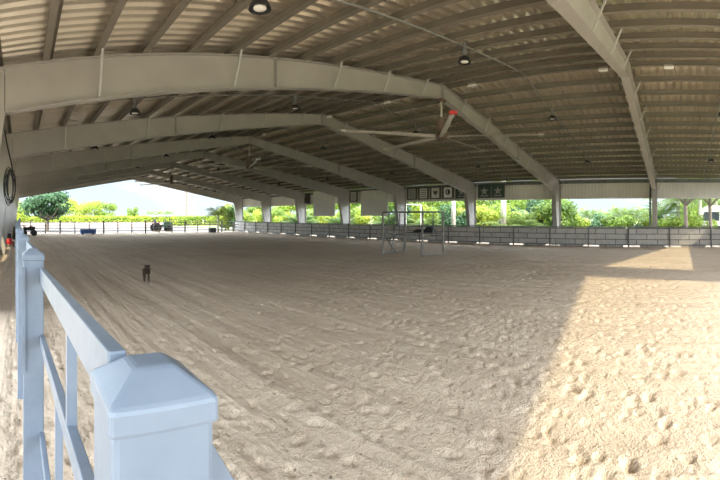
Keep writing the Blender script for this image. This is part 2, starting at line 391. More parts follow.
# frames
frame_words = ['just behind the camera at the open gable', 'nearest in view, crossing the top right of the picture', 'second in view, long pale span carrying the nearest ceiling fan',
               'third in view, without a fan', 'fourth in view, carrying the middle ceiling fan', 'fifth in view', 'sixth in view, carrying the farthest fan', 'seventh in view, last but one', 'farthest, framing the sky at the open far gable']
def frame(k, y):
    root = thing('portal_frame', 'tapered steel roof frame, ' + frame_words[k], 'steel frame', (RX, y, 0), 'steel portal frames')
    fw = 0.115
    kz = 3.45; kr = 3.17; rb = 5.40
    if k == 0: kz = top(-.3) - .30; kr = top(22.62) - .30; rb = top(RX) - .30
    # left column
    def web(poly): return MB().prism(poly, y - 0.008, y + 0.008)
    c = web([(XL, 0.0), (-0.78, 0.0), (-0.30, kz), (-0.30, top(-.3)), (XL, top(XL))])
    c.prism([(-0.78, 0), (-0.765, 0), (-0.285, kz), (-0.30, kz)], y - fw, y + fw)
    c.prism([(XL - 0.012, 0), (XL, 0), (XL, top(XL)), (XL - 0.012, top(XL))], y - fw, y + fw)
    c.bounds(XL - .05, -0.70, y - .16, y + .16, -0.15, 0.02)
    part(c, 'column', 'steel', root)
    c = web([(23.22, 0.0), (XR - .05, 0.0), (XR - .05, top(XR - .05)), (22.62, top(22.62)), (22.62, kr)])
    c.prism([(23.205, 0), (23.22, 0), (22.635, kr), (22.62, kr)], y - fw, y + fw)
    c.prism([(XR - .05, 0), (XR - .035, 0), (XR - .035, top(XR)), (XR - .05, top(XR))], y - fw, y + fw)
    c.bounds(23.15, XR, y - .16, y + .16, -0.15, 0.02)
    part(c, 'column', 'steel', root)
    # rafters
    a = web([(-0.29, kz), (RX, rb), (RX, top(RX)), (-0.29, top(-.29))])
    a.prism([(-0.30, kz - .014), (RX, rb - .014), (RX, rb), (-0.30, kz)], y - fw, y + fw)
    a.prism([(XL, top(XL) - .014), (RX, top(RX) - .014), (RX, top(RX)), (XL, top(XL))], y - fw, y + fw)
    for xs in (4.9, RX - 0.012):
        zb = kz + (xs + .3) * ((rb - kz) / (RX + .3))
        a.bounds(xs - .012, xs + .012, y - fw, y + fw, zb - .03, top(xs) - .01)
    part(a, 'rafter', 'steel', root)
    b = web([(RX, rb), (22.63, kr), (22.63, top(22.63)), (RX, top(RX))])
    b.prism([(RX, rb - .014), (22.63, kr - .014), (22.63, kr), (RX, rb)], y - fw, y + fw)
    b.prism([(RX, top(RX) - .014), (XR, top(XR) - .014), (XR, top(XR)), (RX, top(RX))], y - fw, y + fw)
    for xs in (17.3, RX + 0.012):
        zb = rb - (xs - RX) * ((rb - kr) / (22.62 - RX))
        b.bounds(xs - .012, xs + .012, y - fw, y + fw, zb - .03, top(xs) - .01)
    part(b, 'rafter', 'steel', root)
    # fly braces from the bottom flange up to the purlins, both sides
    st = 12.1 / (NP - 1)
    for i in (1, 3, 5, 8, 11, 14):
        for sgn, x in ((-1, RX - 0.28 - i * st), (1, RX + 0.28 + i * st)):
            if k in (0,) : continue
            zb = (kz + (x + .3) * ((rb - kz) / (RX + .3))) if x < RX else rb - (x - RX) * ((rb - kr) / (22.62 - RX))
            if x < -0.2: zb = kz
            for dy in (-1, 1):
                mb = MB().beam((x, y + dy * 0.10, zb + 0.02), (x, y + dy * (0.13 + (top(x) - zb) * 0.42), top(x) + 0.05), 0.04, 0.03)
                part(mb, 'fly_brace', 'strut', root)
    if k > 0:   # rain downpipe strapped to the right column
        part(MB().tube([(23.35, y + .26, 0.0), (23.35, y + .26, 2.8), (23.62, y + .26, 3.5)], 0.055, 8), 'downpipe', 'darksteel', root)
    return root
for k, y in enumerate(YS): frame(k, y)

# fascia sheets under both eaves and eave struts
def ribbed_fascia(x, z0, z1, y0, y1, name):
    mb = MB(); ys = []; y = y0
    while y < y1 - 0.05:
        for dy, dx in ((0, 0), (0.09, 0), (0.105, 0.02), (0.165, 0.02), (0.18, 0)): ys.append((y + dy, dx))
        y += 0.20
    vs = [];
    for yy, dx in ys: vs += [(x + dx, yy, z0), (x + dx, yy, z1)]
    mb.v = vs; mb.f = [(2 * i, 2 * i + 1, 2 * i + 3, 2 * i + 2) for i in range(len(ys) - 1)]
    o = struct(mb, name, 'fascia'); sm = o.modifiers.new('t', 'SOLIDIFY'); sm.thickness = 0.004
ribbed_fascia(XR + 0.03, 2.77, 3.86, YG, YE, 'trim_1')
ribbed_fascia(XL - 0.10, 3.05, 4.18, YG, YE, 'trim_2')
m = MB().bounds(XR - .16, XR + .02, YG, YE, 3.60, 3.78); struct(m, 'trim_3', 'darksteel')
m = MB().bounds(XR - .02, XR + .10, YG, YE, 2.70, 2.78); struct(m, 'trim_4', 'fascia')
m = MB().bounds(XL - .14, XL + .0, YG, YE, 2.98, 3.06); struct(m, 'trim_5', 'fascia')

for nm, yy in (('trim_6', YG), ('trim_7', YE)):
    mb = MB()
    mb.prism([(XL - .2, top(XL - .2) - .02), (RX, top(RX) - .02), (RX, top(RX) + SH + .08), (XL - .2, top(XL - .2) + SH + .08)], yy - .02, yy + .02)
    mb.prism([(RX, top(RX) - .02), (XR + .2, top(XR + .2) - .02), (XR + .2, top(XR + .2) + SH + .08), (RX, top(RX) + SH + .08)], yy - .02, yy + .02)
    struct(mb, nm, 'steel')
ribbed_fascia(XL - 0.10, -0.1, 2.15, YS[2] - .2, YE, 'wall_left')
# near gable end: sheeted pier under the ridge and a low sheeted wall to its right
m = MB().bounds(10.0, 12.35, YG - .06, YG, -0.1, 5.62); struct(m, 'wall_near', 'fascia')
m = MB().bounds(12.35, XR, YG - .06, YG, -0.1, 3.1); struct(m, 'wall_near_low', 'fascia')

# ------------------------------------------------------------------ lamps, conduits, ridge vents
def zbay(x): return top(x)
def make_lamp(x, y, lab):
    z = top(x)
    q_ = 0.66
    t = thing('high_bay_lamp', lab, 'lamp', (x, y, z), 'round lamps under the purlins')
    part(MB().lathe((x, y, z - .16), [(0.035, .16), (0.035, 0.02), (0.05, 0), (0.05, -0.10), (0.035, -.12)], 12), 'ballast_housing', 'darksteel', t, smooth=False)
    part(MB().lathe((x, y, z - .42), [(0.04, .14), (0.09, .11), (0.135, .03), (0.14, 0), (0.13, 0), (0.08, .10), (0.04, .12)], 20), 'reflector', 'black', t, smooth=True)
    part(MB().lathe((x, y, z - .405), [(0.001, -0.02), (0.07, -0.012), (0.085, 0.0), (0.07, .03), (0.001, .03)], 20), 'lens', 'lens', t, smooth=True)
    return t
lampx = [2.75, 7.6, 13.6, 18.9]
lampw = ['in the leftmost row', 'in the row left of the ridge', 'in the row right of the ridge', 'in the row above the boarded side wall']
bayw = ['the bay over the camera', 'the nearest full bay', 'the second full bay', 'the third full bay', 'the fourth full bay', 'the fifth full bay', 'the sixth full bay', 'the farthest bay']
first = make_lamp(lampx[0], (YS[0] + YS[1]) / 2, 'black lamp %s, in %s' % (lampw[0], bayw[0]))
for b in range(8):
    yb = (YS[b] + YS[b + 1]) / 2
    for i, lx in enumerate(lampx):
        if b == 0 and i == 0: continue
        copy_tree(first, (lx, yb, top(lx)), label='black lamp %s, in %s' % (lampw[i], bayw[b]))
    pts = [(XL + .3, yb + .1, top(XL + .3) - .016), (RX - 0.2, yb + .1, top(RX - .2) - .016), (RX + .2, yb + .1, top(RX + .2) - .016), (XR - .6, yb + .1, top(XR - .6) - .016)]
    single(MB().tube(pts, 0.022, 6), 'conduit', 'galv', (RX, yb + .1, 5.7), 'thin grey conduit pipe crossing the roof in ' + bayw[b], 'pipe', 'conduits under the roof')
for i, yv in enumerate([0.35, 2.15, 6.2, 9.6, 12.7, 17.5]):
    mb = MB().box((RX + .3, yv, top(RX) - .05), (0.13, 0.28, 0.12))
    single(mb, 'ridge_light', 'lens', (RX + .3, yv, top(RX) - .11), '%s small white light box beneath the roof ridge, counted from the camera' % ORD[i], 'light', 'white light boxes at the ridge', bevel=0.03)

# ------------------------------------------------------------------ ceiling fans
def make_fan(y, a0, lab, red=False):
    hx, hz = RX, 4.19
    t = thing('ceiling_fan', lab, 'fan', (hx, y, hz), 'large ceiling fans under the ridge')
    part(MB().tube([(hx, y, 5.37), (hx, y, hz + .08)], 0.035, 10), 'downrod', 'blade', t)
    part(MB().bounds(hx - .12, hx + .12, y - .1, y + .1, 5.28, 5.37), 'mounting_plate', 'motor', t)
    part(MB().lathe((hx - .05, y, hz), [(.06, .60), (.13, .56), (.14, .22), (.09, .14)], 14), 'motor', 'motor', t, smooth=False)
    part(MB().lathe((hx, y, hz), [(.05, .13), (.20, .06), (.22, 0), (.18, -.06), (.04, -.08)], 18), 'hub', 'motor', t, smooth=False)
    for k in range(5):
        a = R(a0 + 72 * k); d = Vector((math.cos(a), math.sin(a), 0)); s = Vector((-d.y, d.x, 0))
        c = Vector((hx, y, hz)); mb = MB(); vs = []
        Lb = 3.05
        for r_, w, tw in ((.16, .07, 0.05), (.4, .10, .04), (Lb, .075, .02)):
            for u, zz in ((-w, -tw), (0, -tw * .3 - .012), (w, tw), (0, tw * .3 + .018)):
                vs.append(c + d * r_ + s * u + Vector((0, 0, zz)))
        fs = []
        for i in range(2):
            for j in range(4): fs.append((i * 4 + j, i * 4 + (j + 1) % 4, i * 4 + 4 + (j + 1) % 4, i * 4 + 4 + j))
        fs += [(0, 1, 2, 3), (11, 10, 9, 8)]
        mb.add(vs, fs)
        bl = part(mb, 'blade', 'blade', t)
        tip = MB().beam(c + d * (Lb - .02), c + d * (Lb + .13), .19, .06)
        isred = red and k == 3
        w = sub(tip, 'tip_cap', 'red' if isred else 'blade', bl, t)
        if isred: w['label'] = 'red blade tip'
    return t
make_fan(YS[2] , 2, 'large ceiling fan on the nearest frame, one blade tip red', True)
make_fan(YS[4] , 30, 'large ceiling fan on the fourth frame, dim in the middle distance')
make_fan(YS[6] , 50, 'farthest ceiling fan, small below the ridge')

# ------------------------------------------------------------------ boarded arena fence, right side
FX = 22.85
t = thing('arena_fence', 'long low grey boarded arena wall with pipe posts along the right side', 'fence', (FX, 18, 0))
posts = []
y = -3.85
while y < 41.5: posts.append(y); y += 2.25
for i, y in enumerate(posts):
    part(MB().tube([(FX - .06, y, -0.1), (FX - .06, y, 1.14)], 0.042, 8), 'post', 'darksteel', t)
    if i < len(posts) - 1:
        y1 = posts[i + 1]
        part(MB().bounds(FX, FX + .05, y + .01, y1 - .01, 0.12, 1.03), 'board_panel', 'board', t)
        if True: part(MB().bounds(FX + .01, FX + .06, y + .3, y1 - .6, -0.1, 0.12), 'skirt_board', 'board', t)
part(MB().tube([(FX - .02, posts[0], 1.09), (FX - .02, posts[-1], 1.09)], 0.035, 8), 'top_rail', 'darksteel', t)
part(MB().tube([(FX - .05, posts[0], 0.12), (FX - .05, posts[-1], 0.12)], 0.025, 8), 'bottom_rail', 'darksteel', t)

# pale pipe fence across the far end
FY = 40.2
t = thing('pipe_fence', 'grey pipe rail fence closing the far end of the arena', 'fence', (10, FY, 0))
x = -0.6; i = 0
while x < 22.9:
    thick = i % 3 == 0
    part(MB().tube([(x, FY, -0.1), (x, FY, 1.25 if thick else 1.1)], 0.085 if thick else .055, 8), 'post', 'darksteel', t)
    x += 1.42; i += 1
for z in (0.25, 0.52, 0.80, 1.08):
    part(MB().tube([(-0.6, FY, z), (22.8, FY, z)], 0.036, 6), 'rail', 'galv', t)

# ------------------------------------------------------------------ near railing
def lerp(a, b, f): return a + (b - a) * f
RP = [(0.152, 0.485), (0.060, 2.235), (0.012, 3.98), (-0.03, 5.74), (-0.06, 7.5), (-0.09, 9.25), (-0.11, 11.0)]
while RP[-1][1] < 38: RP.append((RP[-1][0] - 0.004, RP[-1][1] + 1.75))
t = thing('railing', 'white painted steel railing with capped square posts in the left foreground', 'railing', (0.06, 2.2, 0))
for i, (x, y) in enumerate(RP):
    w = 0.118 if i == 0 else 0.108
    rz = math.atan2(RP[min(i + 1, len(RP) - 1)][0] - RP[max(0, i - 1)][0], RP[min(i + 1, len(RP) - 1)][1] - RP[max(0, i - 1)][1])
    po = part(MB().box((x, y, 0.70), (w, w, 1.57), 0), 'post', 'rail', t, bevel=0.008)
    h = w / 2 + 0.004
    cap = MB(); zt = 1.497; zl = 1.467
    vs = [(x - h, y - h, zl), (x + h, y - h, zl), (x + h, y + h, zl), (x - h, y + h, zl), (x - h, y - h, zt), (x + h, y - h, zt), (x + h, y + h, zt), (x - h, y + h, zt)]
    g = w * 0.20
    vs += [(x - g, y - g, zt + .030), (x + g, y - g, zt + .030), (x + g, y + g, zt + .030), (x - g, y + g, zt + .030)]
    cap.add(vs, [(0, 3, 2, 1), (0, 1, 5, 4), (1, 2, 6, 5), (2, 3, 7, 6), (3, 0, 4, 7), (4, 5, 9, 8), (5, 6, 10, 9), (6, 7, 11, 10), (7, 4, 8, 11), (8, 9, 10, 11)])
    sub(cap, 'post_cap', 'rail', po, t, bevel=0.005)
    if i < len(RP) - 1:
        x1, y1 = RP[i + 1]
        for za, zb_, hh, nm in ((1.487, 1.392, 0.078, 'top_rail'), (1.225, 1.055, 0.05, 'middle_rail'), (0.62, 0.55, 0.05, 'bottom_rail')):
            if i > 0: za, zb_ = zb_ + .06, zb_ + .04
            xa_, xb_ = (0.122, 0.104) if i == 0 else (x + .038, x1 + .038)
            part(MB().beam((xa_, y + .04, za), (xb_, y1 - .045, zb_), 0.026, hh), nm, 'rail', t, bevel=0.003)
        if i < 6:
            for f, z0_, z1_ in ((0.295, 1.20, 1.43), (0.295, 1.20, 1.43)) if False else ((0.295, 1.19, 1.43), (0.49, .60, 1.13)):
                px, py = (0.118 if i == 0 else lerp(x, x1, f) + .038), lerp(y, y1, f)
                part(MB().bounds(px - .012, px + .012, py - .016, py + .016, z0_ - (0 if i == 0 else .08), z1_), 'picket', 'rail', t)
part(MB().bounds(0.0, 0.018, 2.15, 2.175, 0.89, 1.434), 'latch_bar', 'rail', t, bevel=.002)
part(MB().beam((0.20, .50, 1.40), (0.62, .52, 0.67), 0.035, 0.07), 'diagonal_brace', 'rail', t, bevel=.003)

# ------------------------------------------------------------------ left aisle items
yk = YS[3]
mb = MB().tube([(-0.52, yk - .5, 4.28), (-0.44, yk - .4, 3.8), (-0.30, yk - .35, 3.2), (-.27, yk - .3, 2.9)], 0.022, 6)
for j in range(7):
    cx, cz = -0.36 + 0.05 * math.sin(j * 2.1), 2.65 - 0.02 * j
    hgt = 0.42 + .06 * (j % 3); wd = 0.11 + 0.02 * (j % 4)
    mb.tube([(cx + wd * math.cos(a), yk - .3 + .02 * j, cz + hgt * math.sin(a)) for a in [2 * PI * q / 20 for q in range(21)]], 0.014, 5, cap=False)
single(mb, 'cable_coil', 'cable', (-.36, yk - .3, 2.2), 'black cable coiled and hung on the steel column at the left edge', 'cable')

cx, cy = -.68, 23.2
t = thing('air_compressor', 'red and black wheeled tank in the aisle left of the railing', 'compressor', (cx, cy, 0))
part(MB().lathe((cx, cy - .3, .30), [(.05, 0), (.17, .04), (.19, .12), (.19, .5), (.17, .6), (.05, .64)], 16, 'y'), 'tank', 'red', t, smooth=True)
part(MB().bounds(cx - .17, cx + .10, cy - .2, cy + .2, .48, .74), 'motor_housing', 'black', t, bevel=.03)
part(MB().tube([(cx - .15, cy + .3, .5), (cx - .15, cy + .5, .85), (cx + .15, cy + .5, .85), (cx + .15, cy + .3, .5)], .015, 6), 'handle', 'darksteel', t)
for s in (-1, 1): part(MB().lathe((cx + s * .2 - .03, cy + .1, .13), [(.05, 0), (.14, .005), (.14, .05), (.05, .055)], 14, 'x'), 'wheel', 'black', t)
part(MB().lathe((cx + .17, cy - .32, .36), [(.05, 0), (.06, .01), (.05, .03)], 12, 'y'), 'gauge', 'white', t)

mb = MB(); prof = []
for i in range(9):
    a = i / 8 * PI / 2; prof.append((0.60 * math.cos(a) + .001, 1.05 * math.sin(a)))
mb.lathe((-0.75, 31.0, -.05), prof, 18)
mb.v = [(v[0] + .05 * math.sin(v[2] * 9 + v[1]), v[1] * 1.0, v[2] + .04 * math.sin(v[0] * 11)) for v in mb.v]
single(mb, 'dirt_mound', 'mud', (-.75, 31, 0), 'rounded brown mound at the far end of the left aisle', 'mound', smooth=True)

# ------------------------------------------------------------------ dog
def skin_mesh(name, verts, edges, radii, material, parent, root, lv=2):
    me = bpy.data.meshes.new(name); o0 = BASE[root.name]
    me.from_pydata([(v[0], v[1], v[2]) for v in verts], edges, [])
    o = bpy.data.objects.new(name, me); COL.objects.link(o)
    sk = o.modifiers.new('skin', 'SKIN'); sk.use_smooth_shade = True
    for i, r_ in enumerate(radii):
        sv = me.skin_vertices[0].data[i]; sv.radius = (r_, r_) if not isinstance(r_, tuple) else r_
    me.skin_vertices[0].data[0].use_root = True
    ss = o.modifiers.new('sub', 'SUBSURF'); ss.levels = lv; ss.render_levels = lv
    bpy.context.view_layer.update()
    dg = bpy.context.evaluated_depsgraph_get()
    me2 = bpy.data.meshes.new_from_object(o.evaluated_get(dg)); o.modifiers.clear(); o.data = me2
    me2.materials.clear(); me2.materials.append(material)
    for p in me2.polygons: p.use_smooth = True
    o.parent = parent
    return o
dog = thing('dog', 'small dark brindle dog trotting alone across the sand', 'dog', (3.16, 10.35, 0.0))
# local frame: +x forward
V = [(-.17, 0, .27), (-.05, 0, .265), (.09, 0, .265), (.18, 0, .29), (.25, 0, .36), (.31, 0, .405), (.37, 0, .395), (.415, 0, .382),   # spine 0-7
     (-.20, .045, .25), (-.155, .055, .17), (-.235, .055, .10), (-.215, .055, .015), (-.18, .055, .01),       # hind leg left 8-12
     (-.20, -.045, .25), (-.10, -.055, .17), (-.17, -.055, .095), (-.115, -.055, .03), (-.08, -.055, .025),   # hind right 13-17
     (.13, .045, .22), (.12, .05, .13), (.15, .05, .07), (.165, .05, .015), (.19, .05, .01),                 # front left 18-22
     (.13, -.045, .22), (.17, -.05, .14), (.22, -.05, .10), (.20, -.05, .05), (.22, -.05, .04),              # front right 23-27
     (-.25, 0, .28), (-.32, 0, .27), (-.38, 0, .24)]                                                         # tail 28-30
Eg = [(0, 1), (1, 2), (2, 3), (3, 4), (4, 5), (5, 6), (6, 7), (0, 8), (8, 9), (9, 10), (10, 11), (11, 12), (0, 13), (13, 14), (14, 15), (15, 16), (16, 17),
      (2, 18), (18, 19), (19, 20), (20, 21), (21, 22), (2, 23), (23, 24), (24, 25), (25, 26), (26, 27), (0, 28), (28, 29), (29, 30)]
Rd = [.085, .085, .10, .085, .06, .062, .032, .022, .05, .035, .018, .015, .016, .05, .035, .018, .015, .016, .038, .022, .016, .014, .016, .038, .022, .016, .014, .016, .018, .012, .007]
body = skin_mesh('body', V, Eg, Rd, M['fur'], dog, dog)
for s in (-1, 1):
    e = MB().add([(.285, s * .03, .44), (.32, s * .055, .44), (.29, s * .065, .43), (.30, s * .075, .385), (.275, s * .05, .44)], [(0, 1, 3), (1, 2, 3), (2, 4, 3), (4, 0, 3), (0, 4, 2, 1)])
    o = e.build('ear', M['fur'], parent=dog)
    o = MB().lathe((.36, s * .03, .415), [(.001, -.006), (.008, -.003), (.008, .003), (.001, .006)], 8).build('eye', M['black'], parent=dog)
MB().lathe((.43, 0, .385), [(.001, -.010), (.013, -.004), (.012, .006), (.001, .01)], 8).build('nose', M['black'], parent=dog)
dog.rotation_euler = (0, 0, R(-104)); dog.scale = (1.08, 1.08, 1.08)

# ------------------------------------------------------------------ steel chute stand in mid arena
GX0, GX1, GY0, GY1, GZ = 14.15, 15.75, 10.05, 12.2, 1.87
t = thing('steel_chute', 'open steel chute of two upright pipe panels standing alone mid arena', 'chute', (15, 11.1, 0))
def panel(y, bars):
    for x in (GX0, GX1): part(MB().tube([(x, y, 0), (x, y, GZ)], 0.045, 8), 'upright', 'chute_pipe', t)
    for z in (0.06, 0.90, GZ): part(MB().tube([(GX0, y, z), (GX1, y, z)], 0.032, 8), 'crossbar', 'chute_pipe' if z < 1.5 else 'darksteel', t)
    for x in bars: part(MB().tube([(x, y, .90), (x, y, GZ)], 0.022, 6), 'vertical_bar', 'darksteel', t)
panel(GY0, [14.95]); panel(GY1, [14.55, 14.95, 15.35])
for x in (GX0, GX1): part(MB().tube([(x, GY0, GZ), (x, GY1, GZ)], 0.032, 8), 'top_rail', 'darksteel', t)
part(MB().tube([(GX0 + .05, GY1, .90), (GX0 + .35, GY1 - .5, 0.03)], 0.025, 6), 'brace', 'darksteel', t)
part(MB().tube([(GX0 + .75, GY1, .90), (GX0 + .25, GY1 - .3, 0.15)], 0.025, 6), 'brace', 'darksteel', t)
part(MB().tube([(GX1, GY0, .92), (GX1, GY1, .92)], 0.03, 8), 'side_rail', 'darksteel', t)
part(MB().tube([(GX0, GY0, 0.9), (GX0, GY0, 2.1)], 0.02, 6), 'latch_rod', 'darksteel', t)
mb = MB().bounds(15.62, 15.90, 10.55, 11.05, .94, 1.16); 
mb.bounds(15.66, 15.86, 11.05, 11.6, .94, 1.05)
t2 = thing('saddle_pad', 'black and white riding pad slung over the chute side rail', 'saddle pad', (15.75, 11, .95))
part(MB().prism([(10.55, .955), (10.62, 1.20), (10.85, 1.24), (11.0, 1.12), (11.5, 1.08), (11.7, .955)], 15.62, 15.90, 'yz'), 'pad', 'black', t2, bevel=.03)
part(MB().bounds(15.60, 15.92, 10.95, 11.25, 1.10, 1.16), 'white_strap', 'white', t2, bevel=.02)

# ------------------------------------------------------------------ banners and boards along the right eave
def ang(px): return (px - 22) / 420.0
def y_at(px, X): return X / math.tan(ang(px))
def banner(px, back, front, emblem, lab):
    X = XR - 0.162
    y = y_at(px, X)
    t = thing('banner', lab, 'banner', (X, y, 2.86), 'square banners hung under the right eave')
    part(MB().bounds(X - .012, X, y - .46, y + .46, 2.84, 3.70), 'backing_cloth', back, t)
    xf = X - .02
    if emblem in ('lines', 'heart', 'swirl', 'plain'):
        pn = part(MB().bounds(xf, xf + .007, y - .31, y + .31, 2.92, 3.60), 'printed_panel', front, t)
    xe = xf - .006
    def shp(poly, m_): part(MB().prism([(y + a, 3.27 + b) for a, b in poly], xe, xe + .006, 'yz'), 'emblem', m_, t)
    if emblem == 'star':
        pts = []
        for i in range(10):
            r_ = .30 if i % 2 == 0 else .11; a = PI / 2 + i * PI / 5; pts.append((r_ * math.cos(a), r_ * math.sin(a)))
        shp(pts, front); shp([(-.26, -.33), (.26, -.33), (.26, -.27), (-.26, -.27)], front)
    elif emblem == 'heart':
        shp([(0, -.20), (.17, .0), (.17, .12), (.09, .16), (0, .08), (-.09, .16), (-.17, .12), (-.17, 0)], 'banner_dark')
    elif emblem == 'swirl':
        pts = [(.19 * math.cos(a), .03 + .19 * math.sin(a)) for a in [2 * PI * q / 14 for q in range(14)]]
        shp(pts, 'black'); xe -= .007
        shp([(.02, -.10), (.10, .0), (.07, .14), (-.03, .12), (.02, .04), (-.02, -.02)], front)
    elif emblem == 'lines':
        for q in range(4): shp([(-.24, -.24 + q * .14), (.24, -.24 + q * .14), (.24, -.20 + q * .14), (-.24, -.20 + q * .14)], 'banner_dark')
banner(498, 'banner_green', 'banner_pale', 'star', 'dark green banner with a pale star, farthest right of the row')
banner(484.5, 'banner_green', 'banner_pale', 'star', 'dark green banner with a pale star, just right of a column')
banner(461.5, 'banner_green', 'banner_pale', 'star', 'dark green star banner half hidden behind a sloping roof beam')
banner(448, 'banner_dark', 'white', 'swirl', 'white banner with a round black swirl mark')
banner(435.5, 'banner_dark', 'canvas', 'heart', 'pale banner with a dark heart shape')
banner(423.5, 'banner_dark', 'canvas', 'lines', 'pale banner with lines of print, left of the heart banner')
banner(412, 'banner_dark', 'banner_pale', 'lines', 'grey printed banner closest to the fourth column, left end of its bay')
banner(353.5, 'banner_dark', 'canvas', 'lines', 'small printed banner between the two big blank boards')
banner(307, 'banner_dark', 'banner_dark', 'plain', 'blank dark banner left of both blank boards')

def board(pxa, pxb, z0, z1, lab):
    X = XR - .45; ya, yb = y_at(pxb, X), y_at(pxa, X)
    t = thing('hanging_board', lab, 'board', (X, (ya + yb) / 2, z0), 'large blank boards hung in the side openings')
    part(MB().bounds(X - .02, X + .02, ya, yb, z0, z1), 'sheet', 'canvas', t)
    for yy in (ya + .3, yb - .3): part(MB().tube([(X, yy, z1 - .05), (X, yy, 3.72)], .012, 6), 'hanger', 'darksteel', t)
board(361, 388, 1.72, 3.62, 'large blank cream board hung in the side opening, the nearer and wider of two')
board(313.5, 335, 1.70, 3.75, 'large blank cream board hung in the side opening, the farther of two')

# ------------------------------------------------------------------ vegetation
def leaf_cloud(n, sx, sy, sz, cz, size, shell=0.55, lumps=9):
    ls = []
    for i in range(lumps):
        a = random.uniform(0, 2 * PI); r_ = random.uniform(.25, .62); z = random.uniform(-.65, .65)
        ls.append((r_ * math.cos(a), r_ * math.sin(a), z, random.uniform(.34, .52)))
    vs = []; fs = []
    for i in range(n):
        l = random.choice(ls)
        d = Vector((random.gauss(0, 1), random.gauss(0, 1), random.gauss(0, 1))).normalized()
        rr = l[3] * (shell + (1 - shell) * random.random())
        p = Vector(((l[0] + d.x * rr) * sx, (l[1] + d.y * rr) * sy, max(0.03, cz + (l[2] + d.z * rr) * sz)))
        nrm = (d + Vector((random.uniform(-1, 1), random.uniform(-1, 1), random.uniform(-.4, 1))) * .8).normalized()
        t1 = nrm.orthogonal().normalized(); t1.rotate(Matrix.Rotation(random.uniform(0, 2 * PI), 3, nrm)); t2 = nrm.cross(t1)
        s = size * random.uniform(.6, 1.3)
        b = len(vs)
        vs += [p - t1 * s * .5, p + t2 * s * .28, p + t1 * s * .5, p - t2 * s * .28]; fs.append((b, b + 1, b + 2, b + 3))
    mb = MB(); mb.v = [tuple(v) for v in vs]; mb.f = fs; return mb

def veg_build(mb, name, m, root):
    me = bpy.data.meshes.new(name); me.from_pydata(mb.v, [], mb.f); me.materials.append(M[m] if isinstance(m, str) else m)
    o = bpy.data.objects.new(name, me); COL.objects.link(o); o.parent = root; return o

def proto_shrub(name, lm, n, sx, sz, cz, size, trunk_h, lab, cat='shrub', trunkr=.06, bark='bark'):
    t = thing(name, lab, cat, (0, 0, 0))
    veg_build(leaf_cloud(n, sx, sx, sz, cz, size), 'foliage', lm, t)
    mb = MB().tube([(0, 0, -.1), (.05, .03, trunk_h * .5), (0, 0, trunk_h)], trunkr, 7, trunkr * .6)
    for i in range(5):
        a = i * 2 * PI / 5 + .4
        mb.tube([(0, 0, trunk_h * .7), (math.cos(a) * sx * .3, math.sin(a) * sx * .3, trunk_h + (cz - trunk_h) * .5), (math.cos(a) * sx * .5, math.sin(a) * sx * .5, cz + sz * .3)], trunkr * .5, 5, trunkr * .2)
    veg_build(mb, 'trunk', bark, t)
    return t

def frond(mb, base, az, L_, lift, droop, lw, nl=15):
    d = Vector((math.cos(az), math.sin(az), 0)); prev = None; sd = Vector((-d.y, d.x, 0))
    pts = []
    for i in range(nl + 1):
        u = i / nl
        p = Vector(base) + d * (L_ * (u * math.cos(lift) + .15 * u * u)) + Vector((0, 0, L_ * (math.sin(lift) * u - droop * u * u)))
        pts.append(p)
    mb.tube(pts[::3] + [pts[-1]], .018, 4, .006)
    for i in range(2, nl + 1):
        u = i / nl; tdir = (pts[i] - pts[i - 1]).normalized()
        ll = lw * math.sin(PI * min(1, u * .85 + .12)) + .05
        for s in (-1, 1):
            tip = pts[i] + (sd * s * .75 + tdir * .55 + Vector((0, 0, -.35))).normalized() * ll
            w = tdir * .035
            b = len(mb.v)
            mb.v += [tuple(pts[i] - w), tuple((pts[i] + tip) / 2 - w + Vector((0, 0, .03))), tuple(tip), tuple((pts[i] + tip) / 2 + w + Vector((0, 0, .03)))]
            mb.f.append((b, b + 1, b + 2, b + 3))

def proto_palm(name, h, L_, nf, lab, tr=.12, lw=.55, bark='bark', clump=1, lm='leaf_palm', lift=(0.15, 1.25)):
    t = thing(name, lab, 'palm', (0, 0, 0))
    fm = MB(); tm = MB()
    for c in range(clump):
        a = c * 2.4; rr = 0 if clump == 1 else .45 * math.sqrt(c / clump + .1)
        bx, by = rr * math.cos(a), rr * math.sin(a); hh = h * (1 if clump == 1 else random.uniform(.5, 1.1))
        tm.tube([(bx, by, -.1), (bx * 1.1, by * 1.1, hh * .5), (bx * 1.3, by * 1.3, hh)], tr, 8, tr * .7)
        for i in range(nf):
            frond(fm, (bx * 1.3, by * 1.3, hh), i * 2.399 + c, L_ * random.uniform(.8, 1.1), lerp(lift[0], lift[1], (i % 7) / 6), .45, lw)
    veg_build(fm, 'fronds', lm, t); veg_build(tm, 'trunk', bark, t)
    return t

protos = {}
used = set()
def plant(kind, x, y, sc, rz, label, group):
    p = protos[kind]
    if kind not in used:
        used.add(kind); p.location = (x, y, -.11); p.rotation_euler = (0, 0, rz); p.scale = sc if isinstance(sc, tuple) else (sc,) * 3
        p['label'] = label; p['group'] = group; return p
    return copy_tree(p, (x, y, -.11), rz, sc, label, group)
protos['bright'] = proto_shrub('leafy_shrub', 'leaf_bright', 2600, 1.9, 1.7, 1.45, .24, .9, 'x')
protos['mid'] = proto_shrub('leafy_bush', 'leaf_mid', 2600, 2.0, 1.8, 1.5, .26, .9, 'x')
protos['gold'] = proto_shrub('golden_shrub', 'leaf_gold', 2200, 1.7, 1.6, 1.4, .20, .8, 'x')
protos['dark'] = proto_shrub('dark_bush', 'leaf_dark', 2400, 2.0, 1.7, 1.4, .26, .8, 'x')
protos['broadtree'] = proto_shrub('broadleaf_tree', 'leaf_mid', 3800, 2.8, 2.0, 4.0, .32, 2.6, 'x', 'tree', .14)
